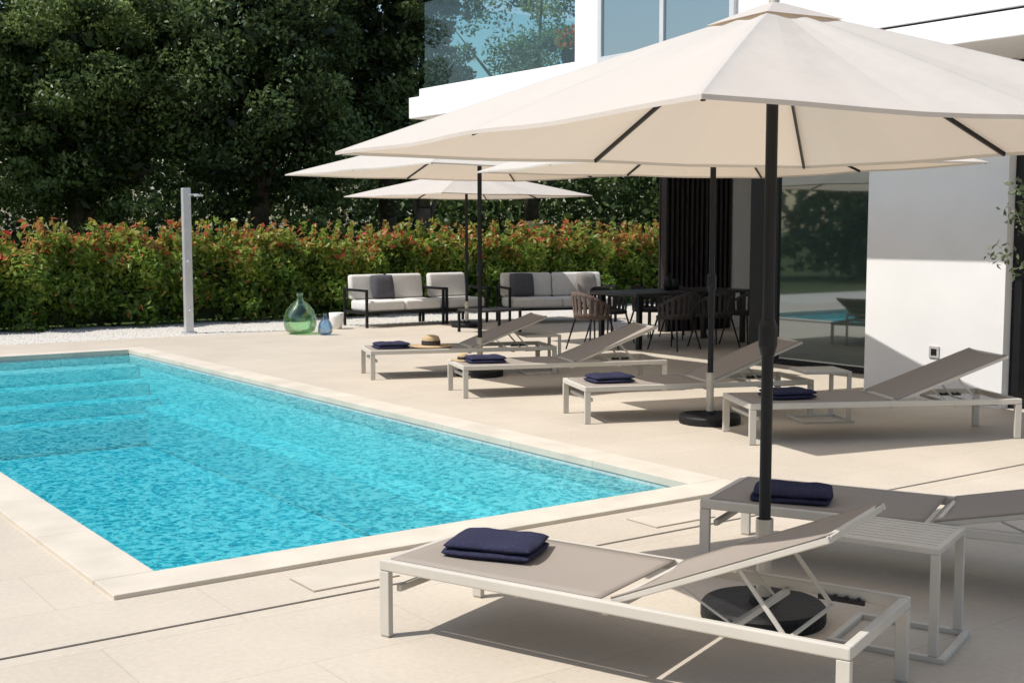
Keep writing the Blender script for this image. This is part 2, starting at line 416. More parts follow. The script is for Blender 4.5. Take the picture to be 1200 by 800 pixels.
k = MB(); k.rg(5.44, 5.57, 2.645, 4.925, 2.72, 3.07); obj('lintel', k, M_white, house)
window('upper_window', 3.28, 3.45, 5.52, 3.42, 6.3, M_winup, 1, fm=basic('pale_window_frame', (.55, .57, .58), .4, .05))
window('side_window', 5.15, -2.0, 1.05, .05, 2.6, M_win, 1)
k = MB(); k.rg(4.42, 4.60, 1.03, 1.125, 0, 3.07); obj('dark_post', k, M_black, house)
sl = MB()
x = 7.5
while x < 8.9:
    sl.rg(x, x+.05, 9.0, 9.12, 0, 3.07); x += .105
sl.rg(7.5, 8.94, 9.14, 9.17, 0, 3.07)
obj('slatted_screen', sl, M_darkwood, house)
k = MB(); k.rg(4.306, 4.318, 1.78, 1.89, .40, .51); so = obj('wall_socket', k, basic('socket_grey', (.42, .41, .40), .5), house, bevel=.004)
k = MB(); k.rg(4.302, 4.307, 1.805, 1.865, .425, .485); obj('socket_cover', k, M_black, so)
# ------------------------------------------------------------ parasols
def parasol(loc, Rr, rim, apex, rot, label, sleeve=.42):
    e = empty('parasol', loc, rot); tag(e, label, 'parasol', 'parasols on the pool terrace')
    mb = MB(); nr = 14; na = 48
    vs = []; fs = []
    for j in range(nr+1):
        t = j/nr
        for i in range(na):
            th = 2*math.pi*i/na
            a = th % (math.pi/2)
            rr = Rr*math.cos(math.pi/4)/math.cos(a-math.pi/4)
            sec = (a/(math.pi/4)) % 1.0
            sag = math.sin(math.pi*sec)**2 * .030*math.sin(math.pi*min(1, t*.9))
            edge = math.sin(math.pi*sec)**2 * .022*t**3
            z = apex + (rim-apex)*(t**1.06) - sag
            rr2 = rr*t*(1-edge*.6)
            vs.append((rr2*math.cos(th), rr2*math.sin(th), z))
    for i in range(na):
        x, y, z = vs[nr*na+i]; vs.append((x*1.001, y*1.001, z-.014))
    for j in range(nr+1):
        for i in range(na):
            k = (i+1) % na
            fs.append((j*na+i, (j+1)*na+i, (j+1)*na+k, j*na+k))
    mb.add(vs, fs)
    can = obj('canopy', mb, M_cloth, e)
    cap = MB(); vs = []
    for t, zz in ((.02, .022), (.08, .015), (.14, .008)):
        for i in range(na):
            th = 2*math.pi*i/na; a = th % (math.pi/2); rr = Rr*math.cos(math.pi/4)/math.cos(a-math.pi/4)*t
            vs.append((rr*math.cos(th), rr*math.sin(th), apex+(rim-apex)*t**1.06+zz))
    fs = [(j*na+i, (j+1)*na+i, (j+1)*na+(i+1) % na, j*na+(i+1) % na) for j in range(2) for i in range(na)]
    cap.add(vs, fs); obj('vent_cap', cap, M_cloth, can)
    f = MB(); f.lathe([(0, .04), (.015, .038), (.022, .02), (.02, .0), (.03, -.02)], 14, (0, 0, apex+.01)); obj('finial', f, M_steel, e, smooth=True)
    rb = MB()
    hub = apex-.30
    for i in range(8):
        th = i*math.pi/4; rr = Rr if i % 2 == 0 else Rr*math.cos(math.pi/4)
        dx, dy = math.cos(th), math.sin(th)
        pts = [Vector((dx*rr*t, dy*rr*t, apex+(rim-apex)*t**1.06-.014)) for t in (.02, .3, .6, .99)]
        for p, q in zip(pts, pts[1:]): rb.bar(p, q, .012, .018)
        t = .42; q = Vector((dx*rr*t, dy*rr*t, apex+(rim-apex)*t**1.06-.02))
        rb.bar((dx*.035, dy*.035, hub), q, .010, .014)
    rb.cyl((0,0,hub-.05), (0,0,hub+.02), .036); rb.cyl((0,0,apex-.1), (0,0,apex-.03), .045)
    obj('ribs', rb, M_black, e)
    p = MB(); p.cyl((0,0,sleeve), (0,0,apex-.02), .024, n=20)
    obj('pole', p, M_black, e)
    c = MB(); c.cyl((0,0,1.13), (0,0,1.21), .038, n=18); c.cyl((0,0,1.09), (0,0,1.1299), .027, .038, n=18); c.cyl((0,0,1.2101), (0,0,1.235), .038, .027, n=18)
    obj('crank_housing', c, M_black, e)
    c = MB(); c.bar((.036,0,1.17), (.085,0,1.17), .014, .014); c.bar((.085,0,1.175), (.085,0,1.10), .012, .012); c.cyl((.085,0,1.105), (.12,0,1.105), .012, n=10)
    obj('crank_handle', c, M_black, e)
    s = MB(); s.cyl((0,0,.06), (0,0,sleeve), .031, n=20); s.cyl((0,0,sleeve-.09), (0,0,sleeve), .036, n=20); s.cyl((.036,0,sleeve-.05), (.075,0,sleeve-.05), .01, n=10)
    obj('sleeve', s, M_steel, e)
    b = MB(); b.lathe([(0.0, 0), (.25, 0), (.255, .01), (.255, .055), (.245, .068), (.06, .072), (.05, .1), (0, .1)], 48)
    obj('weight_base', b, M_base, e, smooth=False)
    return e
parasol((1.035, 5.0, 0), 1.90, 1.94, 2.47, R(90-17), 'cream square parasol with black pole between two sun loungers')
parasol((1.64, 10.2, 0), 2.1, 2.10, 2.62, R(90-22), 'cream square parasol beside lounger near the villa wall')
parasol((-.35, 13.5, 0), 2.2, 2.2, 2.68, R(90-10), 'cream square parasol standing beside poolside loungers')
parasol((-.74, 20.3, 0), 2.05, 2.13, 2.55, R(90-8), 'cream parasol shading the outdoor sofas')

# ------------------------------------------------------------ loungers
def lounger(loc, rot, label, deg=22):
    e = empty('sun_lounger', loc, rot); tag(e, label, 'sun lounger', 'sun loungers around the pool')
    L, W, H = 1.98, .66, .31
    f = MB()
    f.rg(0, L, 0, .030, H-.044, H); f.rg(0, L, W-.030, W, H-.044, H)
    f.rg(0, .034, .0305, W-.0305, H-.044, H-.001); f.rg(L-.034, L, .0305, W-.0305, H-.044, H-.001)
    f.rg(1.03, 1.06, .031, W-.031, H-.06, H-.03); f.rg(1.5, 1.525, .031, W-.031, H-.058, H-.034)
    f.rg(.055, .08, .04, W-.04, H-.13, H-.10)
    obj('frame', f, M_frame, e, bevel=.006)
    for x0 in (.0, L-.048):
        for y0 in (.0, W-.030):
            l = MB(); l.rg(x0, x0+.048, y0+.0005, y0+.0295, .006, H-.045)
            l.rg(x0+.004, x0+.044, y0+.003, y0+.027, 0, .006)
            obj('leg', l, M_frame, e, bevel=.004)
    s = MB(); nx, ny = 24, 10
    vs = []; fs = []
    for j in range(ny+1):
        for i in range(nx+1):
            x = .036 + (1.03-.036)*i/nx; y = .032 + (W-.064)*j/ny
            z = H+.002 - .014*math.sin(math.pi*j/ny)*math.sin(math.pi*min(1, i/nx*1.0))**.5
            vs.append((x, y, z))
    for j in range(ny):
        for i in range(nx): a = j*(nx+1)+i; fs.append((a, a+1, a+nx+2, a+nx+1))
    s.add(vs, fs); so = obj('seat', s, M_sling, e, smooth=True)
    sm = so.modifiers.new('thick', 'SOLIDIFY'); sm.thickness = .006
    ang = R(deg); ca, sa = math.cos(ang), math.sin(ang); BL = .88
    def P(t, y, o=0): return (1.07+t*ca-o*sa, y, H-.01+t*sa+o*ca)
    b = bpy.data.objects.new('backrest', None); COL.objects.link(b); b.parent = e
    bf = MB()
    y0, y1 = .048, W-.048
    bf.bar(P(0, y0), P(BL, y0), .024, .024); bf.bar(P(0, y1), P(BL, y1), .024, .024)
    bf.bar(P(BL-.013, y0+.016), P(BL-.013, y1-.016), .024, .024); bf.bar(P(.012, y0+.016), P(.012, y1-.016), .022, .022)
    bf.bar(P(.5, y0+.016, -.012), P(.5, y1-.016, -.012), .022, .018)
    obj('backrest_frame', bf, M_frame, b, bevel=.004)
    bsl = MB(); vs = []; fs = []
    for j in range(ny+1):
        for i in range(nx+1):
            t = .005 + (BL-.01)*i/nx; y = y0-.012 + (y1-y0+.024)*j/ny
            vs.append(P(t, y, .018 - .016*math.sin(math.pi*j/ny)))
    for j in range(ny):
        for i in range(nx): a = j*(nx+1)+i; fs.append((a, a+1, a+nx+2, a+nx+1))
    bsl.add(vs, fs); bo = obj('backrest_sling', bsl, M_sling, b, smooth=True)
    sm = bo.modifiers.new('thick', 'SOLIDIFY'); sm.thickness = .006
    pr = MB()
    for y in (.11, W-.11):
        pr.bar(P(.5, y, -.02), (1.72, y, H-.05), .010, .016)
    pr.bar((1.72, .10, H-.05), (1.72, W-.10, H-.05), .012, .012)
    for sy, y in ((1, .04), (-1, W-.04)):
        pr.bar(P(.28, y+sy*.03, -.02), (1.515, y+sy*.10, H-.05), .008, .008)
    obj('prop_stay', pr, M_frame, e, bevel=.002)
    for y in (.041, W-.041):
        rk = MB()
        rk.rg(1.64, 1.82, y-.006, y+.006, H-.052, H-.036)
        for q in range(4): rk.rg(1.655+.045*q, 1.667+.045*q, y-.005, y+.005, H-.0365, H-.028)
        obj('ratchet_rack', rk, M_black, e)
    return e
LR0 = R(-33.5)
L0 = lounger((-.522, 4.776, 0), LR0, 'taupe sling sun lounger with folded navy towel under a parasol')
specs = [((.90, 5.86, 0), R(-28.5), 'taupe sling sun lounger with backrest lowered behind the parasol base', 1.0),
         ((1.76, 9.10, 0), R(8), 'taupe sling sun lounger in front of the white villa wall', 1.09),
         ((.60, 10.1, 0), R(14), 'taupe sling sun lounger beside black parasol base', 1.04),
         ((-.46, 11.65, 0), R(16), 'taupe sling sun lounger with towel and small hat', 1.05),
         ((-1.50, 13.1, 0), R(16), 'taupe sling sun lounger with straw hat and towel', 1.05)]
lounger(specs[0][0], specs[0][1], specs[0][2], 12)
for l, r, t, sx in specs[1:]:
    c = copy_thing(L0, l, r); c['label'] = t; c.scale = (sx, 1, 1)
L0.scale = (.95, 1, 1)

def on_lounger(loc, rot, x, y, z=.315):
    return (loc[0]+x*math.cos(rot)-y*math.sin(rot), loc[1]+x*math.sin(rot)+y*math.cos(rot), z)
# ------------------------------------------------------------ towels
def towel_mesh():
    mb = MB(); layers = [(0, .0, .38, .29), (.029, .005, .372, .283)]
    for z0, off, lx, ly in layers:
        th = .037; nx, ny = 30, 24
        vs = []; fs = []
        for side in (0, 1):
            for j in range(ny+1):
                for i in range(nx+1):
                    a = math.sin((-1+2*i/nx)*math.pi/2); b = math.sin((-1+2*j/ny)*math.pi/2)
                    e = (1-abs(a)**8)*(1-abs(b)**7)
                    wob = .003*math.sin(5*a+3*z0*50)+.003*math.sin(4*b+2+z0*90)+.0015*math.sin(13*a+9*b)
                    rc = 1-.04*(a*a*b*b)
                    x = a*lx/2*rc + off + .003*math.sin(b*3+z0*100); y = b*ly/2*rc + off*.5 + .003*math.sin(a*4+z0*70)
                    h = th/2*max(e, 0)**.5
                    z = z0+th/2 + (h if side else -h) + wob*(1 if side or z0 else 0)*max(e, 0)
                    vs.append((x, y, z))
        n = (nx+1)*(ny+1)
        for j in range(ny):
            for i in range(nx):
                a = j*(nx+1)+i; fs.append((a, a+nx+1, a+nx+2, a+1)); fs.append((n+a, n+a+1, n+a+nx+2, n+a+nx+1))
        mb.add(vs, fs)
    return mesh('folded_towel', mb, M_towel, True)
TM = towel_mesh()
allL = [((-.522, 4.776, 0), LR0)] + [(a, b) for a, b, _, _ in specs]
for i, ((l, r), (tx, ty, dr)) in enumerate(zip(allL, [(.31, .36, .25), (.38, .24, .2), (.42, .36, .15), (.32, .34, .1), (.30, .33, 0), (.28, .33, .1)])):
    o = bpy.data.objects.new('folded_towel', TM); COL.objects.link(o); o.location = on_lounger(l, r, tx, ty, .303); o.rotation_euler = (0, 0, r+dr)
    tag(o, 'folded navy blue towel lying on a sun lounger', 'towel', 'folded towels on the loungers')

def hat(loc, s, label):
    e = empty('straw_hat', loc); tag(e, label, 'hat')
    h = MB(); h.lathe([(.20*s, .012*s), (.19*s, .004*s), (.10*s, .012*s), (.088*s, .02*s), (.085*s, .07*s), (.075*s, .10*s), (.04*s, .112*s), (0, .11*s)], 32)
    o = obj('hat_body', h, M_straw, e, smooth=True); q = o.modifiers.new('t', 'SOLIDIFY'); q.thickness = .004
    h = MB(); h.lathe([(.092*s, .020*s), (.090*s, .062*s)], 32); obj('ribbon', h, M_ribbon, e, smooth=True)
hat(on_lounger(specs[4][0], specs[4][1], .72, .3, .31), 1.15, 'wide straw sun hat with dark band lying on a lounger')
hat(on_lounger(specs[3][0], specs[3][1], .12, .50, .31), .62, 'small straw hat with dark band beside a towel')

# ------------------------------------------------------------ C side tables
def ctable(loc, rot, label):
    e = empty('side_table', loc, rot); tag(e, label, 'side table', 'small aluminium side tables')
    s = .40; h = s/2; Z = .43
    t = MB(); t.rg(-h, h, -h, -h+.024, Z-.022, Z); t.rg(-h, h, h-.024, h, Z-.022, Z); t.rg(-h, -h+.024, -h+.025, h-.025, Z-.022, Z); t.rg(h-.024, h, -h+.025, h-.025, Z-.022, Z)
    n = 8; st = (s-.048)/n
    for i in range(n): t.rg(-h+.025, h-.025, -h+.024+i*st+.005, -h+.024+(i+1)*st-.004, Z-.016, Z-.002)
    obj('table_top', t, M_frame, e, bevel=.002)
    for y in (-h+.0005, h-.0245):
        l = MB(); l.rg(h-.034, h, y, y+.024, .023, Z-.0225); obj('upright', l, M_frame, e, bevel=.003)
    b = MB()
    for y in (-h, h-.024): b.rg(-h-.02, h+.03, y, y+.024, 0, .022)
    b.rg(-h-.02, -h+.008, -h+.025, h-.025, 0, .021); b.rg(h+.002, h+.03, -h+.025, h-.025, 0, .021)
    obj('foot_frame', b, M_frame, e, bevel=.003)
    return e
T0 = ctable((1.51, 4.74, 0), R(-33), 'light grey slatted C-shaped side table beside the loungers')
for l, r in (((2.58, 10.35, 0), R(8)), ((.30, 13.85, 0), R(16))):
    copy_thing(T0, l, r)

# ------------------------------------------------------------ shower
sh = empty('outdoor_shower', (-4.98, 19.08, 0), SITE_ROT); tag(sh, 'tall brushed metal outdoor shower column beside the hedge', 'outdoor shower')
k = MB(); k.rg(-.065, .065, -.045, .045, .02, 2.22); obj('column', k, M_alu, sh, bevel=.012)
k = MB(); k.cyl((0,0,0), (0,0,.02), .12, n=28); obj('foot_plate', k, M_alu, sh)
k = MB(); k.bar((.0, -.045, 2.12), (.14, -.16, 2.12), .02, .02); k.cyl((.14,-.16,2.09), (.14,-.16,2.12), .07, n=20); obj('shower_head', k, M_alu, sh)
k = MB(); k.cyl((0,-.045,1.1), (0,-.1,1.1), .025); obj('tap', k, M_alu, sh)
k = MB(); k.cyl((0,-.045,.35), (0,-.11,.35), .02); obj('tap', k, M_alu, sh)

# ------------------------------------------------------------ bottles
e = empty('glass_demijohn', (-3.24, 18.94, 0)); tag(e, 'large round green glass demijohn standing on the gravel edge', 'glass bottle')
k = MB(); k.lathe([(0, .01), (.15, .01), (.22, .05), (.25, .14), (.25, .24), (.21, .36), (.13, .46), (.055, .52), (.045, .58), (.06, .60), (.05, .62), (.04, .58), (.05, .52), (.12, .45), (.2, .35), (.238, .24), (.238, .14), (.21, .06), (.14, .02), (0, .02)], 40)
obj('bottle_body', k, M_green, e, smooth=True)
e = empty('blue_glass_bottle', (-2.83, 18.75, 0)); tag(e, 'small blue glass bottle beside the green demijohn', 'glass bottle'); e.scale = (.9, .9, .95)
k = MB(); k.lathe([(0, .005), (.09, .005), (.12, .05), (.125, .12), (.1, .2), (.045, .26), (.03, .33), (.04, .345), (.03, .34), (.022, .3), (.035, .26), (.09, .2), (.115, .12), (.11, .05), (.08, .015), (0, .015)], 32)
obj('bottle_body', k, M_blue, e, smooth=True)
e = empty('ceramic_pot', (-2.82, 19.9, 0)); tag(e, 'small white ceramic pot standing by the gravel', 'pot')
k = MB(); k.lathe([(0, 0), (.08, 0), (.10, .08), (.115, .18), (.12, .26), (.10, .26), (.09, .2), (0, .15)], 28); obj('pot_body', k, M_pot, e, smooth=True)

# ------------------------------------------------------------ sofas
def sofa(loc, rot, L, n, label, name='outdoor_sofa', D=.80):
    e = empty(name, loc, rot); tag(e, label, 'sofa', 'black framed outdoor sofas')
    f = MB(); t = .04
    for x in (0, L-t):
        f.rg(x, x+t, 0, t, 0, .62); f.rg(x, x+t, D-t, D, 0, .62); f.rg(x, x+t, t, D-t, .58, .62); f.rg(x, x+t, t, D-t, .22, .26)
    f.rg(t, L-t, .002, t, .22, .26); f.rg(t, L-t, D-t, D-.002, .22, .26); f.rg(t, L-t, D-t, D-.002, .58, .62)
    obj('sofa_frame', f, M_black, e, bevel=.004)
    w = (L-2*t-.02)/n
    for i in range(n):
        x0 = t+.01+i*w
        c = MB(); c.rg(x0+.004, x0+w-.004, .02, D-.16, .262, .43); obj('seat_cushion', c, M_cush, e, bevel=.04, seg=4, smooth=True)
        c = MB(); c.add([(x0+.006, D-.22, .435), (x0+w-.006, D-.22, .435), (x0+w-.006, D-.06, .435), (x0+.006, D-.06, .435),
                         (x0+.01, D-.16, .84), (x0+w-.01, D-.16, .84), (x0+w-.01, D-.03, .84), (x0+.01, D-.03, .84)],
                        [(0,3,2,1),(4,5,6,7),(0,1,5,4),(1,2,6,5),(2,3,7,6),(3,0,4,7)])
        obj('back_cushion', c, M_cush, e, bevel=.045, seg=4, smooth=True)
    return e
def throw(loc, rot, m, label):
    mb = MB(); n = 14; vs = []; fs = []
    for side in (1, -1):
        for j in range(n+1):
            for i in range(n+1):
                a = -1+2*i/n; b = -1+2*j/n
                e_ = max(0, (1-a**4)*(1-b**4)); vs.append((a*.22*(1-.06*b*b), side*.075*e_**.6, .22+b*.21*(1-.06*a*a)))
    k = (n+1)**2
    for j in range(n):
        for i in range(n):
            a = j*(n+1)+i; fs.append((a, a+1, a+n+2, a+n+1)); fs.append((k+a, k+a+n+1, k+a+n+2, k+a+1))
    mb.add(vs, fs); o = obj('throw_pillow', mb, m, smooth=True); o.location = loc; o.rotation_euler = (R(-14), 0, rot)
    tag(o, label, 'pillow')
def sl(loc, x, y, z, r=SITE_ROT): return (loc[0]+x*math.cos(r)-y*math.sin(r), loc[1]+x*math.sin(r)+y*math.cos(r), z)
sa = (-2.35, 20.0, 0); sofa(sa, SITE_ROT, 1.50, 2, 'black framed two seat sofa with cream cushions')
sc = sl(sa, 1.51, -.03, 0); sofa(sc, SITE_ROT, .86, 1, 'black framed armchair with cream cushions', 'outdoor_armchair')
sofa((-.05, 20.85, 0), R(17), 1.95, 2, 'black framed sofa with cream cushions and pillows by hedge')
throw(sl(sa, .62, .50, .42), SITE_ROT, M_pillow_d, 'grey throw pillow leaning on the sofa back')
throw(sl((-.05, 20.85, 0), .40, .50, .42, R(17)), R(17), M_pillow_d, 'dark grey throw pillow on cream sofa')
throw(sl((-.05, 20.85, 0), 1.62, .50, .42, R(17)), R(40), M_pillow_l, 'taupe throw pillow at the end of the sofa')
ct = empty('coffee_table', (-.35, 19.3, 0), SITE_ROT); tag(ct, 'low black metal coffee table in front of the sofas', 'coffee table')
k = MB(); k.rg(-.4, .4, -.3, .3, .33, .36); obj('table_top', k, M_table, ct, bevel=.004)
for x in (-.4, .365):
    for y in (-.3, .265):
        k = MB(); k.rg(x, x+.035, y, y+.035, 0, .329); obj('leg', k, M_black, ct)
# ------------------------------------------------------------ dining
DT = (2.25, 17.3, 0); dr = SITE_ROT
e = empty('dining_table', DT, dr); tag(e, 'long dark outdoor dining table under the balcony', 'dining table')
k = MB(); k.rg(-1.1, 1.1, -.48, .48, .71, .75); obj('table_top', k, M_table, e, bevel=.006)
for x in (-1.0, .94):
    for y in (-.42, .36):
        k = MB(); k.rg(x, x+.06, y, y+.06, 0, .709); obj('leg', k, M_black, e)
def chair():
    e = empty('dining_chair', (0,0,0)); tag(e, 'dark woven rope dining chair at the outdoor table', 'chair', 'woven chairs around the dining table')
    s = MB(); s.lathe([(0, .46), (.2, .465), (.245, .45), (.25, .42), (.22, .41), (0, .41)], 24); obj('seat', s, M_rope, e, smooth=True)
    b = MB(); na, nz = 40, 6; vs = []; fs = []
    for j in range(nz+1):
        for i in range(na+1):
            a = -R(112)+R(224)*i/na
            hh = .17 + .18*math.cos(a*.78)**1.5
            r = .25 + .04*(j/nz)*(.6+.4*math.cos(a))
            vs.append((-r*math.sin(a), r*math.cos(a), .43+hh*j/nz + 0))
    for j in range(nz):
        for i in range(na):
            if (i % 3 != 2) or j in (0, nz-1): a = j*(na+1)+i; fs.append((a, a+1, a+na+2, a+na+1))
    b.add(vs, fs); bo = obj('backrest', b, M_rope, e, smooth=True); q = bo.modifiers.new('t', 'SOLIDIFY'); q.thickness = .012
    for sx, sy in ((1,1),(-1,1),(1,-1),(-1,-1)):
        l = MB(); l.cyl((sx*.25, sy*.25, 0), (sx*.16, sy*.16, .42), .010, .014, n=10); obj('leg', l, M_black, e)
    return e
C0 = chair()
def dl(x, y): return (DT[0]+x*math.cos(dr)-y*math.sin(dr), DT[1]+x*math.sin(dr)+y*math.cos(dr), 0)
C0.location = dl(-.55, -.62); C0.rotation_euler = (0, 0, dr+math.pi+.15)
for x, y, r in ((.12, -.68, dr+math.pi-.1), (.78, -.62, dr+math.pi+.1), (-.6, .66, dr), (.15, .66, dr+.1), (.82, .66, dr), (-1.45, 0, dr+math.pi/2)):
    c = copy_thing(C0, dl(x, y), r)
    if x < -1:
        c['label'] = 'brown woven rope chair at the end of the dining table'
        for ch in c.children:
            if ch.name.startswith(('backrest', 'seat')):
                ch.data = ch.data.copy(); ch.data.materials[0] = M_rope2
for (x, y, h) in ((-.1, .0, .22), (.12, .1, .15)):
    e = empty('table_jug', (dl(x, y)[0], dl(x, y)[1], .75)); tag(e, 'small dark jug on the dining table', 'jug')
    k = MB(); k.lathe([(0, 0), (.05, 0), (.07, h*.3), (.05, h*.7), (.04, h), (.03, h*.9), (0, h*.5)], 18); obj('jug_body', k, M_black, e, smooth=True)

# ------------------------------------------------------------ foliage
def leaves(name, C, size, tone, mat, parent=None, aspect=.45, up=.3, outward=None, loc=None, rot=None):
    n = len(C)
    d = rng.normal(size=(n, 3)); d /= np.linalg.norm(d, axis=1)[:, None]
    nn = rng.normal(size=(n, 3)); nn[:, 2] += up*2
    if outward is not None: nn += outward
    nn -= (nn*d).sum(1)[:, None]*d; nn /= np.linalg.norm(nn, axis=1)[:, None]+1e-9
    s = np.cross(d, nn)
    sz = (size*rng.uniform(.6, 1.3, n))[:, None]
    V = np.empty((n, 4, 3))
    V[:, 0] = C - d*sz*.5; V[:, 1] = C + s*sz*aspect*.5 + nn*sz*.08; V[:, 2] = C + d*sz*.5; V[:, 3] = C - s*sz*aspect*.5 + nn*sz*.08
    me = bpy.data.meshes.new(name)
    me.vertices.add(n*4); me.vertices.foreach_set('co', V.ravel())
    me.loops.add(n*4); me.loops.foreach_set('vertex_index', np.arange(n*4, dtype=np.int32))
    me.polygons.add(n); me.polygons.foreach_set('loop_start', np.arange(0, n*4, 4, dtype=np.int32))
    me.update(); me.validate()
    at = me.attributes.new('tone', 'FLOAT', 'FACE'); at.data.foreach_set('value', np.clip(tone, 0, 1).astype(np.float32))
    me.materials.append(mat)
    o = bpy.data.objects.new(name, me); COL.objects.link(o)
    if parent: o.parent = parent
    if loc: o.location = loc
    if rot is not None: o.rotation_euler = (0, 0, rot)
    return o
hd = empty('photinia_hedge', SITE, SITE_ROT); tag(hd, 'long photinia hedge with red new growth along white gravel', 'hedge')
n = 60000
u = rng.uniform(-4, 14.5, n)
top = 1.36 + .10*np.sin(u*2.1) + .08*np.sin(u*5.3+1) + .07*np.sin(u*11+2) + .06*np.sin(u*23)
dep = .16*np.sin(u*3.3) + .13*np.sin(u*7.1+2)
z = top*rng.uniform(0, 1, n)**.75
front = rng.random(n) < .62
v = np.where(front, 14.85+dep+.14*np.sin(z*7+u*3)+np.abs(rng.normal(0, .18, n)) + .12*(z < .25), rng.uniform(14.9, 15.8, n))
z = np.where(~front & (rng.random(n) < .6), top - np.abs(rng.normal(0, .14, n)), z)
ns = 460; su = rng.uniform(-4, 14.5, ns); sv = rng.uniform(14.8, 15.6, ns); shh = rng.uniform(.10, .56, ns)
ln = rng.normal(0, .12, ns)
pick = rng.integers(0, ns, n); sp = rng.random(n) < .15; tt = rng.random(n)
u = np.where(sp, su[pick]+ln[pick]*tt+rng.normal(0, .028, n), u); v = np.where(sp, sv[pick]+rng.normal(0, .028, n), v); z = np.where(sp, 1.24 + tt*shh[pick], z)
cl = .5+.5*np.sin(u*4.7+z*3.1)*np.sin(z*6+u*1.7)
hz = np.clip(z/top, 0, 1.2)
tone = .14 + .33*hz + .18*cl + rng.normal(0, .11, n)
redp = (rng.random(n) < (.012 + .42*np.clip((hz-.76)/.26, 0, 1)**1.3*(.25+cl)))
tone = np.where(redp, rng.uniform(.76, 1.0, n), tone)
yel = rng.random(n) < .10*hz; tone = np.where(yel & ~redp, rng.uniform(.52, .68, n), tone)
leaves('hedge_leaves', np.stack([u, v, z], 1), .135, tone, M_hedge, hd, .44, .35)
k = MB()
k.rg(-4, 14.4, 15.25, 15.7, .05, 1.0); obj('hedge_core', k, basic('hedge_core', (.02, .03, .008), 1, .4, 5), hd)

def tree(loc, rad, cz, rz, nleaf, mat, lsize, label, name='tree', K=80, tr=.2, clr=(.5, .95), core=True, seed=1, base=0, asp=.5):
    r2 = np.random.default_rng(seed); random.seed(seed)
    e = empty(name, loc); tag(e, label, 'tree')
    t = MB(); pts = [Vector((0,0,-.05)), Vector((random.uniform(-.1,.1), random.uniform(-.1,.1), cz*.3)), Vector((random.uniform(-.2,.2), random.uniform(-.2,.2), cz*.6)), Vector((0, 0, cz))]
    rr = [tr*1.25, tr, tr*.75, tr*.45]
    for a in range(3): t.cyl(pts[a], pts[a+1], rr[a], rr[a+1], n=12)
    for i in range(9):
        th = i*2.4; b0 = pts[1].lerp(pts[3], .1+.09*i); q = Vector((math.cos(th)*rad*.75, math.sin(th)*rad*.75, cz+rz*random.uniform(-.5, .6)))
        mid = b0.lerp(q, .5)+Vector((0,0,.25)); t.cyl(b0, mid, tr*.4, tr*.25, n=8); t.cyl(mid, q, tr*.25, tr*.06, n=8)
    obj('trunk', t, M_bark, e, smooth=True)
    d = r2.normal(size=(K, 3)); d /= np.linalg.norm(d, axis=1)[:, None]
    q = r2.uniform(clr[0], clr[1], K)[:, None]
    cc = d*q*np.array([rad, rad, rz])
    cr = r2.uniform(.12, .31, K)*rad
    ct = r2.normal(0, .15, K)
    idx = r2.integers(0, K, nleaf)
    dd = r2.normal(size=(nleaf, 3)); dd /= np.linalg.norm(dd, axis=1)[:, None]
    rr_ = r2.uniform(.25, 1.05, nleaf)**.42
    P = cc[idx] + dd*(rr_*cr[idx])[:, None]*np.array([1, 1, .72]) + r2.normal(0, .03, (nleaf, 3))
    P[:, 2] += cz
    tone = .44 + ct[idx] + .24*dd[:, 2] + r2.normal(0, .09, nleaf)  # upward side of each clump painted lighter, imitating sunlight on the crown
    keep = P[:, 2] > base
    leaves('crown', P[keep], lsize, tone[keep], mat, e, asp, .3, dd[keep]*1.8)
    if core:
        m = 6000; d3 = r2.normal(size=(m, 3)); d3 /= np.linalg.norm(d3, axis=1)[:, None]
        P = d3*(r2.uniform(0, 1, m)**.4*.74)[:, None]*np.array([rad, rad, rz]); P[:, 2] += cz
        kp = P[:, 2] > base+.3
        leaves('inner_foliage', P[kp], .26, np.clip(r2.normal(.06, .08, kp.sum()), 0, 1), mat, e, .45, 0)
    return e
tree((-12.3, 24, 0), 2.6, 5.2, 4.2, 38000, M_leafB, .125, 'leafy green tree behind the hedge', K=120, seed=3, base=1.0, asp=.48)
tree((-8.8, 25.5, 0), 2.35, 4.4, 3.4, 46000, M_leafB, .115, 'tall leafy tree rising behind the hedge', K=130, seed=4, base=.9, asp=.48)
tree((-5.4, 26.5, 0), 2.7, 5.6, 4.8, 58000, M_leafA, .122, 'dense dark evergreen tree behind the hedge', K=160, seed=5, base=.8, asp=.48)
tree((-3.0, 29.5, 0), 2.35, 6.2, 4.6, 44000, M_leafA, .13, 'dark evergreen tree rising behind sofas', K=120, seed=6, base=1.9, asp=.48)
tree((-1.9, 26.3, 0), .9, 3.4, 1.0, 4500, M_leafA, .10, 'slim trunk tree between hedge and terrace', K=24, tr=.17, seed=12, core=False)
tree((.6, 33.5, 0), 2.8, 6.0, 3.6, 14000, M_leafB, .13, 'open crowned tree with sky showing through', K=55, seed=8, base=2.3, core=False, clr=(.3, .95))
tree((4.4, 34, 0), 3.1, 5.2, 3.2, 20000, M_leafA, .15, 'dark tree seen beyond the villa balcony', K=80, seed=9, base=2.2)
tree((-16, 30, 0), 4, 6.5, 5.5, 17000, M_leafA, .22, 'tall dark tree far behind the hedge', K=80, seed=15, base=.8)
tree((-10.5, 31, 0), 3.2, 7.0, 5.0, 24000, M_leafB, .17, 'tall dark tree behind leafy trees', K=90, seed=16, base=.8)
n = 52000
X = rng.uniform(-34, 24, n); Y = rng.uniform(52, 60, n)
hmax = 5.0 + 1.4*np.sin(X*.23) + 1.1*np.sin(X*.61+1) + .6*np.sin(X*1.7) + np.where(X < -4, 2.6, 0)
Z = hmax*rng.random(n)**.8
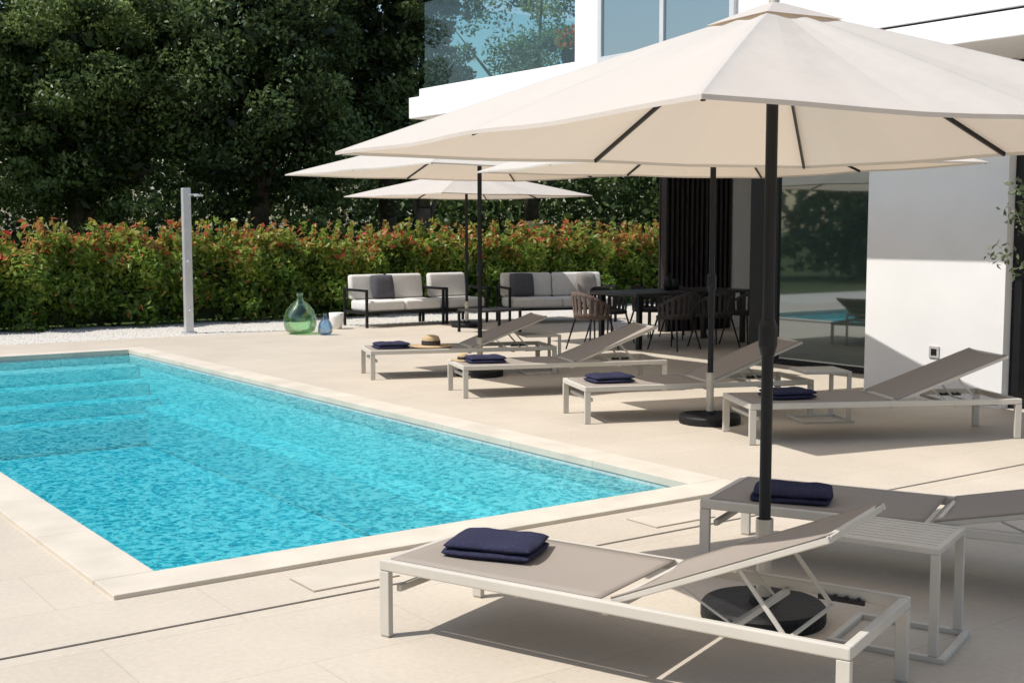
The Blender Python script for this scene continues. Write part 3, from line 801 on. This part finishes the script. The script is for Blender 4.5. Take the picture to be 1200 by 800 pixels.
o = leaves('woodland', np.stack([X, Y, Z], 1), .42, .26+rng.normal(0, .14, n)+.3*Z/hmax, M_leafA, None, .55, .4)
o['kind'] = 'stuff'; tag(o, 'distant mass of green woodland', 'woodland')
# planting that encloses the garden on the far side of the pool (seen reflected in the glazing and water)
n = 16000
u = rng.uniform(-18, -15, n); v = rng.uniform(-12, 24, n); hm = 5 + 1.2*np.sin(v*.9) + .8*np.sin(v*2.3)
z = hm*rng.random(n)**.85
o = leaves('garden_border', np.stack([u, v, z], 1), .5, .45+rng.normal(0, .2, n), M_leafA, None, .6, .4, loc=SITE, rot=SITE_ROT)
o['kind'] = 'stuff'; tag(o, 'dense green border of shrubs enclosing the garden', 'shrubs')
tree((4.42, 10.15, 0), .44, 1.55, .6, 1100, M_olive, .06, 'slender olive tree beside the villa wall', name='olive_tree', K=26, tr=.03, seed=21, core=False)
fp = empty('flower_pot', site(3.85, 6.7, 3.492)); tag(fp, 'pot with red flowers on the glass balcony', 'flower pot')
k = MB(); k.lathe([(0, 0), (.12, 0), (.16, .24), (.14, .24), (0, .2)], 20); obj('pot', k, M_black, fp)
m = 520; d3 = rng.normal(size=(m, 3)); d3 /= np.linalg.norm(d3, axis=1)[:, None]
P = d3*(rng.uniform(.4, 1, m))[:, None]*np.array([.24, .24, .18]); P[:, 2] += .38
leaves('blossom', P, .06, np.where(rng.random(m) < .4, .97, .35), M_hedge, fp, .8, .3)

# ------------------------------------------------------------ light
el, az = 56.6, 252.0
sd = Vector((math.sin(R(az))*math.cos(R(el)), math.cos(R(az))*math.cos(R(el)), math.sin(R(el))))
L = bpy.data.lights.new('sun', 'SUN'); L.energy = 4.7; L.angle = R(.5); L.color = (1, .965, .915)
lo = bpy.data.objects.new('sun', L); COL.objects.link(lo); lo.rotation_euler = (-sd).to_track_quat('-Z', 'Y').to_euler(); lo.location = (0, 0, 20)
W = bpy.data.worlds.new('World'); S.world = W; W.use_nodes = True
nt = W.node_tree; bg = nt.nodes['Background']
sky = nt.nodes.new('ShaderNodeTexSky'); sky.sky_type = 'NISHITA'; sky.sun_disc = False
sky.sun_elevation = R(el); sky.sun_rotation = R(az); sky.air_density = 1.2; sky.dust_density = 1.5
nt.links.new(sky.outputs[0], bg.inputs['Color']); bg.inputs['Strength'].default_value = .14
cam = bpy.data.cameras.new('camera'); cam.sensor_width = 36; cam.lens = 43.65; cam.clip_end = 1500; cam.clip_start = .05
co = bpy.data.objects.new('camera', cam); COL.objects.link(co); co.location = (0, 0, 1.6); co.rotation_euler = (R(90-5.18), 0, 0)
S.camera = co
